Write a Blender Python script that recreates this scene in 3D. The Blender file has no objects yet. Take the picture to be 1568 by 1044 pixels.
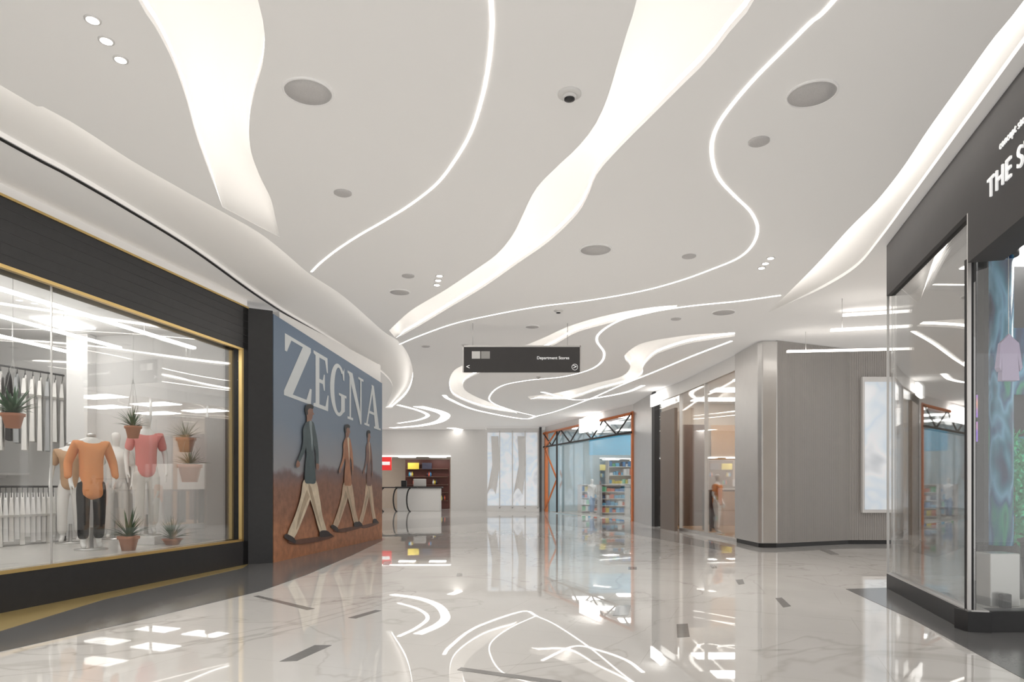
import bpy, bmesh, math, random
from mathutils import Vector, Matrix
random.seed(4)
# ------------------------------------------------------------------ helpers turning image pixel coordinates into scene positions
F=1045.0; HY=745.0; CX=784.0; CH=1.4; HC=4.75
def onz(u,v,z):
    Y=F*(z-CH)/(HY-v); return Vector(((u-CX)*Y/F,Y,z))
def C(u,v): return onz(u,v,HC)
def G(u,v): return onz(u,v,0)
def XU(u,Y): return (u-CX)*Y/F
def ZV(v,Y): return CH+(HY-v)*Y/F
sc=bpy.context.scene
COL=sc.collection
# ------------------------------------------------------------------ materials
def pm(name,col,rough=0.5,metal=0.0,emis=None,es=0.0,var=0.04,scale=6.0,bump=0.0,coat=0.0,samp=True):
    m=bpy.data.materials.new(name); m.use_nodes=True; nt=m.node_tree; N=nt.nodes; L=nt.links
    b=N['Principled BSDF']
    tc=N.new('ShaderNodeTexCoord'); no=N.new('ShaderNodeTexNoise'); no.inputs['Scale'].default_value=scale
    L.new(tc.outputs['Object'],no.inputs['Vector'])
    r=N.new('ShaderNodeValToRGB')
    r.color_ramp.elements[0].color=tuple(max(0,c*(1-var)) for c in col)+(1,)
    r.color_ramp.elements[1].color=tuple(min(1,c*(1+var)) for c in col)+(1,)
    L.new(no.outputs['Fac'],r.inputs['Fac']); L.new(r.outputs['Color'],b.inputs['Base Color'])
    b.inputs['Roughness'].default_value=rough; b.inputs['Metallic'].default_value=metal
    if coat: b.inputs['Coat Weight'].default_value=coat
    if emis:
        b.inputs['Emission Color'].default_value=tuple(emis)+(1,); b.inputs['Emission Strength'].default_value=es
        if not samp: m.cycles.emission_sampling='NONE'
    if bump:
        bp=N.new('ShaderNodeBump'); bp.inputs['Strength'].default_value=bump; L.new(no.outputs['Fac'],bp.inputs['Height']); L.new(bp.outputs['Normal'],b.inputs['Normal'])
    return m
WARM=(1.0,0.95,0.88)
M_ceil=pm('plaster_white_glowing',(0.82,0.805,0.79),0.8,var=0.01,scale=0.6,emis=(1,.98,.955),es=.15,samp=False)  # emission added as fill light; the plaster itself is no lamp
M_vault=pm('cove_plaster_glowing',(0.9,0.885,0.87),0.8,var=0.01,emis=WARM,es=0.21,samp=False)  # weak glow put into the vault surface, on top of the LED strips
M_vaultp=pm('perimeter_cove_plaster_glowing',(0.88,0.87,0.86),0.8,var=0.01,emis=WARM,es=0.08,samp=False)  # faint added emission imitates LED light spread over the perimeter band
M_led=pm('led_strip',(1,1,1),0.5,emis=WARM,es=5.0)
M_ledb=pm('led_strip_left',(1,1,1),0.5,emis=WARM,es=3.4)
M_ledp=pm('led_strip_perimeter',(1,1,1),0.5,emis=WARM,es=4.2)
M_line=pm('led_line',(1,1,1),0.5,emis=WARM,es=4.5)
M_white=pm('white_paint',(0.84,0.83,0.82),0.45,var=0.015)
M_shopwall=pm('shop_wall_paint',(0.72,0.71,0.70),0.6,var=0.03)
M_black=pm('black_metal',(0.022,0.022,0.024),0.45,var=0.2,scale=12)
M_char=pm('charcoal_panel',(0.06,0.057,0.058),0.6,var=0.08)
M_brass=pm('brass',(0.72,0.52,0.22),0.3,1.0)
M_steel=pm('brushed_steel',(0.62,0.61,0.60),0.3,0.75,var=0.05,scale=3)
M_grey=pm('grey_laminate',(0.42,0.41,0.40),0.3,var=0.03)
M_door=pm('bronze_door',(0.20,0.15,0.12),0.3,0.2)
M_rib=pm('ribbed_greige',(0.47,0.45,0.435),0.42,var=0.03)
M_brown=pm('walnut_brown',(0.13,0.075,0.055),0.35,var=0.15)
M_redbrown=pm('red_brown_panel',(0.10,0.03,0.022),0.5,var=0.2)
M_orange=pm('orange_steel',(0.75,0.23,0.08),0.4)
M_wood=pm('oak',(0.5,0.3,0.16),0.45,var=0.2,scale=10)
M_terra=pm('terracotta',(0.50,0.21,0.12),0.75,bump=0.1)
M_leaf=pm('leaf_green',(0.04,0.12,0.05),0.5,var=0.4,scale=15)
M_soil=pm('soil',(0.05,0.035,0.025),0.9,var=0.3,scale=40)
M_manq=pm('mannequin_gloss_white',(0.85,0.84,0.82),0.25,var=0.01)
M_pink=pm('coral_knit',(0.78,0.26,0.25),0.85,bump=0.2,scale=40)
M_oran=pm('apricot_cloth',(0.78,0.31,0.12),0.85,bump=0.2,scale=30)
M_blk=pm('black_cloth',(0.02,0.02,0.022),0.85,scale=30)
M_cream=pm('cream_cloth',(0.82,0.80,0.77),0.85,bump=0.2,scale=20)
M_gcl=pm('grey_cloth',(0.40,0.41,0.42),0.85,bump=0.2,scale=20)
M_teal=pm('teal_cloth',(0.08,0.4,0.35),0.85)
M_spk=pm('speaker_grille_glowing',(0.57,0.55,0.54),0.7,var=0.15,scale=120,emis=(1,1,1),es=.05,samp=False)  # slight emission lifts the tone; speakers and covers give no light
M_panel=pm('light_panel',(1,1,1),0.5,emis=(1,0.98,0.94),es=2.6)
M_shop=pm('shop_light_panel',(1,1,1),0.5,emis=(1,0.97,0.93),es=9.0)
M_dl=pm('downlight_glow',(1,1,1),0.5,emis=(1,0.95,0.88),es=10)
M_shopfloor=pm('shop_floor',(0.62,0.60,0.57),0.2,var=0.05)
M_border=pm('dark_granite',(0.16,0.16,0.162),0.15,var=0.12,scale=25)
M_band=pm('mid_grey_marble_band',(0.48,0.475,0.47),0.04,var=0.08,scale=3)
M_inset=pm('grey_inset_stone',(0.26,0.255,0.25),0.1,var=0.1,scale=20)
M_goldf=pm('gold_floor_strip',(0.45,0.34,0.14),0.35,0.3)
M_red=pm('red_sign',(0.7,0.03,0.03),0.4,emis=(0.9,0.05,0.05),es=0.5)
M_warmwall=pm('warm_wall',(0.70,0.60,0.50),0.5,var=0.04)
M_letter=pm('letter_white',(0.9,0.9,0.88),0.5,emis=(1,1,1),es=0.5)
M_letterg=pm('letter_cream',(0.66,0.70,0.72),0.6)

def glass(name,refl,mx_=0.9,tint=(0.98,0.99,0.99)):
    m=bpy.data.materials.new(name); m.use_nodes=True; nt=m.node_tree; N=nt.nodes; L=nt.links
    N.remove(N['Principled BSDF']); out=N['Material Output']
    t=N.new('ShaderNodeBsdfTransparent'); t.inputs['Color'].default_value=tint+(1,)
    g=N.new('ShaderNodeBsdfGlossy'); g.inputs['Roughness'].default_value=0.005; g.inputs['Color'].default_value=(1,1,1,1)
    lw=N.new('ShaderNodeLayerWeight'); lw.inputs['Blend'].default_value=0.2
    mr=N.new('ShaderNodeMapRange'); mr.inputs['To Min'].default_value=refl; mr.inputs['To Max'].default_value=mx_
    no=N.new('ShaderNodeTexNoise'); no.inputs['Scale'].default_value=0.8
    bp=N.new('ShaderNodeBump'); bp.inputs['Strength'].default_value=0.01
    L.new(no.outputs['Fac'],bp.inputs['Height']); L.new(bp.outputs['Normal'],g.inputs['Normal'])
    mx=N.new('ShaderNodeMixShader')
    L.new(lw.outputs['Fresnel'],mr.inputs['Value']); L.new(mr.outputs['Result'],mx.inputs['Fac'])
    L.new(t.outputs['BSDF'],mx.inputs[1]); L.new(g.outputs['BSDF'],mx.inputs[2]); L.new(mx.outputs['Shader'],out.inputs['Surface'])
    return m
M_glass=glass('storefront_glass',0.07,0.55)
M_glassR=glass('coated_glass',0.32,0.85)

def marble():
    m=bpy.data.materials.new('polished_marble'); m.use_nodes=True; nt=m.node_tree; N=nt.nodes; L=nt.links
    b=N['Principled BSDF']; tc=N.new('ShaderNodeTexCoord')
    mp=N.new('ShaderNodeMapping'); mp.inputs['Rotation'].default_value=(0,0,0.9); mp.inputs['Scale'].default_value=(1,.55,1); L.new(tc.outputs['Object'],mp.inputs['Vector'])
    def vein(scale,dist,c0,p1,rot):
        m2=N.new('ShaderNodeMapping'); m2.inputs['Rotation'].default_value=(0,0,rot); L.new(tc.outputs['Object'],m2.inputs['Vector'])
        n=N.new('ShaderNodeTexNoise'); n.inputs['Scale'].default_value=scale; n.inputs['Detail'].default_value=5; n.inputs['Roughness'].default_value=.5; n.inputs['Distortion'].default_value=dist
        L.new(m2.outputs['Vector'],n.inputs['Vector'])
        a=N.new('ShaderNodeMath'); a.operation='SUBTRACT'; a.inputs[1].default_value=.5; L.new(n.outputs['Fac'],a.inputs[0])
        q=N.new('ShaderNodeMath'); q.operation='ABSOLUTE'; L.new(a.outputs[0],q.inputs[0])
        r=N.new('ShaderNodeValToRGB'); r.color_ramp.elements[0].color=c0+(1,); r.color_ramp.elements[1].position=p1; r.color_ramp.elements[1].color=(1,1,1,1)
        L.new(q.outputs[0],r.inputs['Fac']); return r
    v1=vein(.3,1.2,(.86,.85,.84),.010,.5); v2=vein(.16,2.0,(.76,.75,.74),.005,-.4)
    n1=N.new('ShaderNodeTexNoise'); n1.inputs['Scale'].default_value=0.7; n1.inputs['Detail'].default_value=6; L.new(mp.outputs['Vector'],n1.inputs['Vector'])
    r2=N.new('ShaderNodeValToRGB'); r2.color_ramp.elements[0].color=(0.75,0.735,0.715,1); r2.color_ramp.elements[0].position=0.35; r2.color_ramp.elements[1].color=(.83,.815,.795,1); r2.color_ramp.elements[1].position=0.6
    L.new(n1.outputs['Fac'],r2.inputs['Fac'])
    def mul(a,bb):
        mx=N.new('ShaderNodeMix'); mx.data_type='RGBA'; mx.blend_type='MULTIPLY'; mx.inputs['Factor'].default_value=1
        L.new(a,mx.inputs['A']); L.new(bb,mx.inputs['B']); return mx.outputs['Result']
    br=N.new('ShaderNodeTexBrick'); br.inputs['Color1'].default_value=(1,1,1,1); br.inputs['Color2'].default_value=(0.98,0.98,0.98,1); br.inputs['Mortar'].default_value=(0.84,0.83,0.82,1)
    br.inputs['Scale'].default_value=1; br.inputs['Mortar Size'].default_value=0.003; br.inputs['Brick Width'].default_value=1.8; br.inputs['Row Height'].default_value=0.9
    mp2=N.new('ShaderNodeMapping'); mp2.inputs['Rotation'].default_value=(0,0,0.35); L.new(tc.outputs['Object'],mp2.inputs['Vector']); L.new(mp2.outputs['Vector'],br.inputs['Vector'])
    o=mul(mul(mul(r2.outputs['Color'],v1.outputs['Color']),v2.outputs['Color']),br.outputs['Color'])
    L.new(o,b.inputs['Base Color'])
    b.inputs['Roughness'].default_value=0.015; b.inputs['IOR'].default_value=1.7
    b.inputs['Specular IOR Level'].default_value=0.65
    return m
M_marble=marble()

def poster_mat():
    m=bpy.data.materials.new('poster_print_desert'); m.use_nodes=True; nt=m.node_tree; N=nt.nodes; L=nt.links
    b=N['Principled BSDF']; tc=N.new('ShaderNodeTexCoord'); sp=N.new('ShaderNodeSeparateXYZ'); L.new(tc.outputs['Object'],sp.inputs['Vector'])
    no=N.new('ShaderNodeTexNoise'); no.inputs['Scale'].default_value=0.8; no.inputs['Detail'].default_value=6; L.new(tc.outputs['Object'],no.inputs['Vector'])
    ma=N.new('ShaderNodeMath'); ma.operation='MULTIPLY_ADD'; ma.inputs[1].default_value=0.9; L.new(no.outputs['Fac'],ma.inputs[0]); L.new(sp.outputs['Z'],ma.inputs[2])
    mr=N.new('ShaderNodeMapRange'); mr.inputs['From Min'].default_value=0.3; mr.inputs['From Max'].default_value=5.0; L.new(ma.outputs['Value'],mr.inputs['Value'])
    r=N.new('ShaderNodeValToRGB'); cr=r.color_ramp
    cr.elements[0].position=0.0; cr.elements[0].color=(0.42,0.18,0.09,1)
    cr.elements[1].position=1.0; cr.elements[1].color=(0.12,0.18,0.27,1)
    for p,c in ((0.15,(0.38,0.17,0.09,1)),(0.22,(0.26,0.12,0.07,1)),(0.34,(0.24,0.12,0.08,1)),(0.40,(0.17,0.12,0.12,1)),(0.42,(0.29,0.29,0.31,1)),(0.6,(0.19,0.24,0.31,1))):
        e=cr.elements.new(p); e.color=c
    L.new(mr.outputs['Result'],r.inputs['Fac'])
    n2=N.new('ShaderNodeTexNoise'); n2.inputs['Scale'].default_value=7; n2.inputs['Detail'].default_value=8; L.new(tc.outputs['Object'],n2.inputs['Vector'])
    hs=N.new('ShaderNodeMix'); hs.data_type='RGBA'; hs.blend_type='OVERLAY'
    mz=N.new('ShaderNodeMapRange'); mz.inputs['From Min'].default_value=1.9; mz.inputs['From Max'].default_value=1.2; mz.inputs['To Max'].default_value=0.6; L.new(sp.outputs['Z'],mz.inputs['Value'])
    L.new(mz.outputs['Result'],hs.inputs['Factor']); L.new(r.outputs['Color'],hs.inputs['A']); L.new(n2.outputs['Fac'],hs.inputs['B'])
    L.new(hs.outputs['Result'],b.inputs['Base Color']); b.inputs['Roughness'].default_value=0.5
    return m
def screen_mat(name,cols,scale=1.2,es=1.4,lo=.3,hi=.7,dist=.3,sz=1.0):
    m=bpy.data.materials.new(name); m.use_nodes=True; nt=m.node_tree; N=nt.nodes; L=nt.links
    b=N['Principled BSDF']; tc=N.new('ShaderNodeTexCoord'); no=N.new('ShaderNodeTexNoise'); no.inputs['Scale'].default_value=scale; no.inputs['Distortion'].default_value=dist
    mp=N.new('ShaderNodeMapping'); mp.inputs['Scale'].default_value=(1,1,sz); L.new(tc.outputs['Object'],mp.inputs['Vector'])
    L.new(mp.outputs['Vector'],no.inputs['Vector']); r=N.new('ShaderNodeValToRGB'); cr=r.color_ramp
    n=len(cols); cr.elements[0].position=lo; cr.elements[0].color=cols[0]+(1,); cr.elements[1].position=hi; cr.elements[1].color=cols[-1]+(1,)
    for i,c in enumerate(cols[1:-1]):
        e=cr.elements.new(lo+(hi-lo)*(i+1)/(n-1)); e.color=c+(1,)
    L.new(no.outputs['Fac'],r.inputs['Fac']); L.new(r.outputs['Color'],b.inputs['Base Color']); L.new(r.outputs['Color'],b.inputs['Emission Color']); b.inputs['Emission Strength'].default_value=es
    b.inputs['Roughness'].default_value=0.2
    return m
M_scr=screen_mat('led_screen_picture',[(0.0,0.01,0.03),(0.01,0.03,0.08),(0.02,0.12,0.18),(0.10,0.25,0.36),(0.01,.06,.14),(0.02,0.20,0.12),(0.01,0.03,.08)],4.0,0.45,.3,.7,.3,.3)
M_scrg=screen_mat('green_foliage_screen',[(0.0,0.03,0.03),(0.0,.14,.08),(0.04,0.42,0.18),(0.0,.10,.10),(.02,.2,.3)],5,0.5,.3,.7,.5)
M_scr2=screen_mat('small_screen_picture',[(0.05,0.05,0.3),(0.3,0.15,0.6),(0.8,0.4,0.2)],4,0.8)
M_drape=screen_mat('backlit_drape_print',[(0.55,0.58,0.62),(0.78,0.80,0.83),(0.62,0.70,0.78),(.82,.84,.87)],1.0,0.35)

# ------------------------------------------------------------------ mesh helpers
def grp(name,loc=(0,0,0)):
    e=bpy.data.objects.new(name,None); e.empty_display_size=0.2; e.location=loc; COL.objects.link(e); return e
def add(name,vs,fs,mats,parent=None,smooth=False,mi=None):
    me=bpy.data.meshes.new(name); me.from_pydata([tuple(v) for v in vs],[],fs)
    if not isinstance(mats,(list,tuple)): mats=[mats]
    for m in mats: me.materials.append(m)
    for i,p in enumerate(me.polygons):
        p.use_smooth=smooth
        if mi: p.material_index=mi[i]
    me.update()
    o=bpy.data.objects.new(name,me); COL.objects.link(o)
    if parent: o.parent=parent
    return o
def recalc(o):
    bm=bmesh.new(); bm.from_mesh(o.data); bmesh.ops.recalc_face_normals(bm,faces=bm.faces); bm.to_mesh(o.data); bm.free()
def prism(name,poly,z0,z1,mat,parent=None,bevel=0.0):
    n=len(poly)
    vs=[(p[0],p[1],z0) for p in poly]+[(p[0],p[1],z1) for i,p in enumerate(poly)]
    fs=[tuple(range(n-1,-1,-1)),tuple(range(n,2*n))]+[(i,(i+1)%n,n+(i+1)%n,n+i) for i in range(n)]
    o=add(name,vs,fs,mat,parent); recalc(o)
    if bevel:
        b=o.modifiers.new('bevel','BEVEL'); b.width=bevel; b.segments=2
    return o
def box(name,x0,x1,y0,y1,z0,z1,mat,parent=None,bevel=0.0):
    return prism(name,[(x0,y0),(x1,y0),(x1,y1),(x0,y1)],z0,z1,mat,parent,bevel)
def off(p0,p1,a):
    d=Vector((p1[0]-p0[0],p1[1]-p0[1])).normalized(); return Vector((-d.y,d.x))*a
def wb(name,p0,p1,z0,z1,o0,o1,mat,parent=None,bevel=0.0):
    a=off(p0,p1,o0); b=off(p0,p1,o1); P0=Vector(p0[:2]);P1=Vector(p1[:2])
    return prism(name,[P0+a,P1+a,P1+b,P0+b],z0,z1,mat,parent,bevel)
def lerp2(a,b,s): return (a[0]+(b[0]-a[0])*s,a[1]+(b[1]-a[1])*s)
def lathe(name,prof,cx,cy,cz,mat,parent=None,seg=28,smooth=True):
    vs=[];fs=[]
    for r,z in prof:
        for k in range(seg):
            a=2*math.pi*k/seg; vs.append((cx+r*math.cos(a),cy+r*math.sin(a),cz+z))
    for i in range(len(prof)-1):
        for k in range(seg):
            k2=(k+1)%seg; fs.append((i*seg+k,i*seg+k2,(i+1)*seg+k2,(i+1)*seg+k))
    fs.append(tuple(range(seg-1,-1,-1))); fs.append(tuple((len(prof)-1)*seg+k for k in range(seg)))
    o=add(name,vs,fs,mat,parent,smooth); recalc(o); return o
def tube(name,pts,r,mat,parent=None,seg=8):
    P=[Vector(p) for p in pts]; vs=[];fs=[]; up=None
    for i,p in enumerate(P):
        d=(P[min(i+1,len(P)-1)]-P[max(i-1,0)])
        d=d.normalized() if d.length>1e-9 else Vector((0,0,1))
        if up is None: up=Vector((0,0,1)) if abs(d.z)<.9 else Vector((1,0,0))
        x=d.cross(up)
        if x.length<1e-4: x=d.orthogonal()
        x.normalize(); y=x.cross(d).normalized(); up=y
        for k in range(seg):
            a=2*math.pi*k/seg; vs.append(p+x*r*math.cos(a)+y*r*math.sin(a))
    for i in range(len(P)-1):
        for k in range(seg): fs.append((i*seg+k,i*seg+(k+1)%seg,(i+1)*seg+(k+1)%seg,(i+1)*seg+k))
    fs.append(tuple(range(seg))); fs.append(tuple((len(P)-1)*seg+k for k in range(seg)))
    o=add(name,vs,fs,mat,parent,True); recalc(o); return o
def smooth2(pts,n=6):
    P=[Vector((p[0],p[1])) for p in pts]; P=[P[0]*2-P[1]]+P+[P[-1]*2-P[-2]]; out=[]
    for i in range(1,len(P)-2):
        a,b,c,d=P[i-1:i+3]
        for k in range(n):
            t=k/n
            out.append(0.5*((2*b)+(c-a)*t+(2*a-5*b+4*c-d)*t*t+(3*b-a-3*c+d)*t**3))
    out.append(P[-2]); return out
def resample(P,n):
    L=[0]
    for i in range(1,len(P)): L.append(L[-1]+(P[i]-P[i-1]).length)
    out=[];j=0
    for k in range(n):
        t=L[-1]*k/(n-1)
        while j<len(L)-2 and L[j+1]<t: j+=1
        q=(t-L[j])/max(1e-9,L[j+1]-L[j]); out.append(P[j].lerp(P[j+1],min(1,max(0,q))))
    return out
def ribbon(name,P,w,z0,z1,mat,parent=None):
    vs=[];fs=[]
    for i,p in enumerate(P):
        d=(P[min(i+1,len(P)-1)]-P[max(i-1,0)]).normalized(); n=Vector((-d.y,d.x))*w/2
        for q in (p+n,p-n):
            vs.append((q.x,q.y,z0)); vs.append((q.x,q.y,z1))
    for i in range(len(P)-1):
        a=4*i;b=a+4
        fs+=[(a,a+2,b+2,b),(a+1,b+1,b+3,a+3),(a,b,b+1,a+1),(a+2,a+3,b+3,b+2)]
    fs+=[(0,1,3,2),(4*len(P)-4,4*len(P)-2,4*len(P)-1,4*len(P)-3)]
    o=add(name,vs,fs,mat,parent); recalc(o); return o

# ------------------------------------------------------------------ CEILING
def cc(l): return [C(u,v).xy for u,v in l]
holes=[]
def cove(name,Lp,Rp,depth,kind='vault',n=90,riser=0.05,fade=.9,vm=None,lm=None):
    Lr=resample(smooth2(Lp),n); Rr=resample(smooth2(Rp),n)
    holes.append(Lr+Rr[::-1])
    K=12; vs=[];fs=[];mi=[]
    z=HC+0.05
    end=(Lr[-1]+Rr[-1])/2
    for i in range(n):
        w=(Lr[i]-Rr[i]).length; de=((Lr[i]+Rr[i])/2-end).length
        fd=min(1,de/fade) if fade else 1; fd=fd*fd*(3-2*fd)
        d=depth*min(1,w/0.7)*fd; rs=riser*min(1,w/0.25)*max(fd,.02); zb=HC+.004+(z-HC-.004)*fd
        row=[(Lr[i],zb)]
        for j in range(K+1):
            t=j/K; p=Lr[i].lerp(Rr[i],t)
            if kind=='vault': pr=max(0,math.sin(math.pi*t))**0.6; zz=zb+rs+d*pr
            else: pr=(1-t)**1.3*min(1,t*6+0.35); zz=zb+rs*(1-t)+d*pr
            row.append((p,zz))
        row.append((Rr[i],zb))
        vs+=[(p.x,p.y,q) for p,q in row]
    R=K+3
    for i in range(n-1):
        for j in range(R-1):
            a=i*R+j; fs.append((a,a+1,a+R+1,a+R))
            mi.append(1 if (j==0 or (j==R-2 and kind=='vault')) else 0)
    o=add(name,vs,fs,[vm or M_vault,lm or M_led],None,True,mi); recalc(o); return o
V=lambda *a:[Vector(p) for p in a]
A_L=V((-1.8,-3),(-1.6,0),(-1.95,2),(-2.35,3.6))+cc([(212,0),(240,45),(265,95),(285,150),(300,205),(320,262),(341,317)])
A_R=V((-1.2,-3),(-.8,0),(-1.15,2),(-1.55,3.6))+cc([(395,0),(405,50),(403,95),(390,140),(382,185),(384,230),(398,270),(415,305),(422,335),(429,364)])
C_L=V((.7,-3),(.8,1.5),(.84,3.5))+cc([(975,0),(960,50),(945,100),(930,150),(912,190),(885,225),(850,258),(820,290),(800,330),(785,360),(760,390),(725,415),(680,445),(630,475),(604,498),(596,506)])
C_R=V((1.4,-3),(1.6,1.5),(1.66,3.5))+cc([(1155,0),(1120,45),(1085,90),(1050,125),(1000,175),(950,225),(915,265),(900,300),(882,330),(840,370),(790,405),(740,440),(690,470),(640,500),(615,514),(606,518)])
G_L=cc([(1037,467),(980,473),(920,485),(870,500),(835,516),(800,530),(750,545),(712,558),(693,570),(688,590),(698,608),(740,624),(792,633)])
G_R=cc([(1036,470),(980,483),(920,498),(880,510),(852,526),(820,540),(775,553),(742,568),(716,580),(709,590),(717,601),(745,614),(792,630)])
H_L=cc([(1125,509),(1080,511),(1040,515),(985,525),(960,540),(957,550),(965,562),(952,576),(915,586),(860,600),(808,607)])
H_R=cc([(1125,515),(1090,520),(1050,527),(1010,540),(995,550),(985,562),(982,575),(960,586),(915,598),(870,611),(812,611)])
B_in=V((-6.2,-3),(-5.3,1.2))+cc([(0,130),(60,160),(120,193),(200,245),(270,285),(336,322),(390,352),(428,380),(475,420),(520,449),(560,483),(588,508),(612,524),(628,550),(632,580),(622,605),(600,625)])
B_out=V((-6.6,-3),(-5.8,1.2))+cc([(0,208),(100,262),(200,320),(300,382),(380,440),(418,466),(440,480),(500,515),(560,553),(588,573),(600,588),(600,600),(594,615),(590,625)])
R_in=V((2.95,2.4),(3.2,3.4))+cc([(1568,0),(1520,60),(1470,130),(1420,200),(1380,260),(1340,310),(1300,350),(1250,405),(1200,455),(1180,473)])
def fasX(Y): return 5.18-.278*(9.44-Y)
R_out=V((3.12,2.4),(3.39,3.4),(3.74,4.7),(4.18,6.3),(4.62,7.9),(5.0,9.3),(5.25,10.4),(5.25,11.4),(5.1,12.3),(4.93,13.1))
cove('cove_light',A_L,A_R,0.26,fade=1.2); cove('cove_light',C_L,C_R,0.26,fade=.5)
cove('cove_light',G_L,G_R,0.2,n=80,fade=.3); cove('cove_light',H_L,H_R,0.2,n=80,fade=.3)
cove('perimeter_cove_light',B_in,B_out,0.24,'slope',n=130,riser=0.035,fade=None,vm=M_vaultp,lm=M_ledb)
cove('perimeter_cove_light',R_in,R_out,0.28,'slope',n=90,riser=0.08,fade=2.0,vm=M_vaultp,lm=M_ledp)
cu=bpy.data.curves.new('ceilc','CURVE'); cu.dimensions='2D'; cu.fill_mode='BOTH'; cu.extrude=0.025
def spl(pts):
    s=cu.splines.new('POLY'); s.points.add(len(pts)-1); s.use_cyclic_u=True
    for i,p in enumerate(pts): s.points[i].co=(p[0],p[1],0,1)
spl([(-15,-4),(16,-4),(16,50),(-15,50)])
for h in holes: spl(h)
co=bpy.data.objects.new('tmpc',cu); COL.objects.link(co)
dg=bpy.context.evaluated_depsgraph_get(); me=bpy.data.meshes.new_from_object(co.evaluated_get(dg))
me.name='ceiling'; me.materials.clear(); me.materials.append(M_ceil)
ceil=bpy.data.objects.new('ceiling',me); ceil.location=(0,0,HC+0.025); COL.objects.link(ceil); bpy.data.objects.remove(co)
def line(pts,pre=None,w=0.024):
    P=smooth2((pre or [])+cc(pts)); ribbon('linear_led_light',P,w,HC-0.006,HC+0.0,M_line)
line([(752,0),(753,50),(748,100),(738,150),(722,200),(700,240),(670,280),(630,312),(590,337),(550,360),(515,383),(490,403),(477,416)],V((-.5,-3),(-.3,0),(-.16,3)))
line([(1277,0),(1240,35),(1200,75),(1160,115),(1125,155),(1100,190),(1090,220),(1092,250),(1102,275),(1125,300),(1150,325),(1160,350),(1152,375),(1130,395),(1090,412),(1040,430),(980,446),(900,460),(820,470),(740,485),(690,497),(640,515),(612,527)],V((2.2,-3),(2.3,1.5),(2.35,3.5)),0.028)
line([(1195,452),(1130,461),(1060,468),(1000,477),(950,490),(920,508),(914,522),(925,540),(920,555),(900,567),(860,577),(810,582),(770,590),(752,603),(752,615),(780,627),(820,637)],None,0.045)
line([(1120,522),(1060,545),(1000,570),(950,590),(900,612),(850,630),(822,637)],None,0.06)
line([(640,622),(672,630),(682,637),(670,646),(640,652),(600,655)],None,0.45)
line([(610,620),(640,628),(655,636),(640,643),(610,648)],None,0.18)
line([(680,605),(690,612),(730,628),(800,641),(822,637)],None,0.14)
line([(690,655),(720,660),(760,657)],None,0.45)
line([(830,600),(880,612),(920,608),(960,600),(985,590)],None,0.13)
ribbon('trim_1',resample(smooth2([Vector(p)+Vector((-0.04,0.0)) for p in B_out[:11]]),110),0.045,HC-0.01,HC-0.001,M_black)

# ceiling fixtures
def disc(name,u,v,r,mat=M_spk):
    p=C(u,v); g=grp(name)
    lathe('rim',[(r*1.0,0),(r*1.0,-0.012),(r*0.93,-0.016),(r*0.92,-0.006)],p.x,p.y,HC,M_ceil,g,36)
    lathe('grille',[(r*0.92,-0.004),(r*0.92,-0.010),(r*0.3,-0.013),(0.01,-0.013)],p.x,p.y,HC,mat,g,36)
for u,v,r in ((472,140,.21),(1243,143,.21),(912,382,.23),(612,447,.18),(1108,478,.22),(815,500,.15)): disc('ceiling_speaker',u,v,r)
def detector(u,v,r=0.09):
    p=C(u,v); g=grp('smoke_detector')
    lathe('base',[(r,0),(r,-0.015),(r*.85,-.022)],p.x,p.y,HC,M_white,g)
    lathe('sensor',[(r*.6,-.02),(r*.6,-.04),(r*.35,-.05)],p.x,p.y,HC,M_white,g)
    lathe('vent',[(r*.45,-.03),(r*.45,-.055),(r*.2,-.06)],p.x,p.y,HC,M_black,g)
detector(872,143,.1); detector(855,475,.09); detector(712,528,.08); detector(825,577,.08)
for u,v in ((525,295),(1162,216),(1055,392),(625,422),(652,530),(1035,488)):
    p=C(u,v); g=grp('sprinkler_cover'); lathe('plate',[(.1,0),(.1,-.012),(.085,-.02),(.02,-.022)],p.x,p.y,HC,M_spk,g)
def dlight(pts,r,en=90):
    g=grp('recessed_downlight')
    for i,(u,v) in enumerate(pts):
        p=C(u,v)
        lathe('trim_ring_%d'%i,[(r*1.25,0),(r*1.25,-.006),(r,-.008)],p.x,p.y,HC,M_white,g)
        lathe('lamp_%d'%i,[(r*.9,-.004),(r*.9,-.010),(.01,-.011)],p.x,p.y,HC,M_dl,g)
        ld=bpy.data.lights.new('beam','SPOT'); ld.energy=en; ld.spot_size=1.9; ld.spot_blend=0.8; ld.shadow_soft_size=0.05; ld.color=(1,.94,.86)
        lo=bpy.data.objects.new('beam_%d'%i,ld); lo.location=(p.x,p.y,HC-0.03); COL.objects.link(lo); lo.parent=g
dlight([(142,30),(163,62),(185,91)],.045); dlight([(673,422),(671,429),(669,436)],.05); dlight([(1180,395),(1172,403),(1166,410)],.05)
dlight([(700,663),(725,665)],.1,250)

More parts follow.
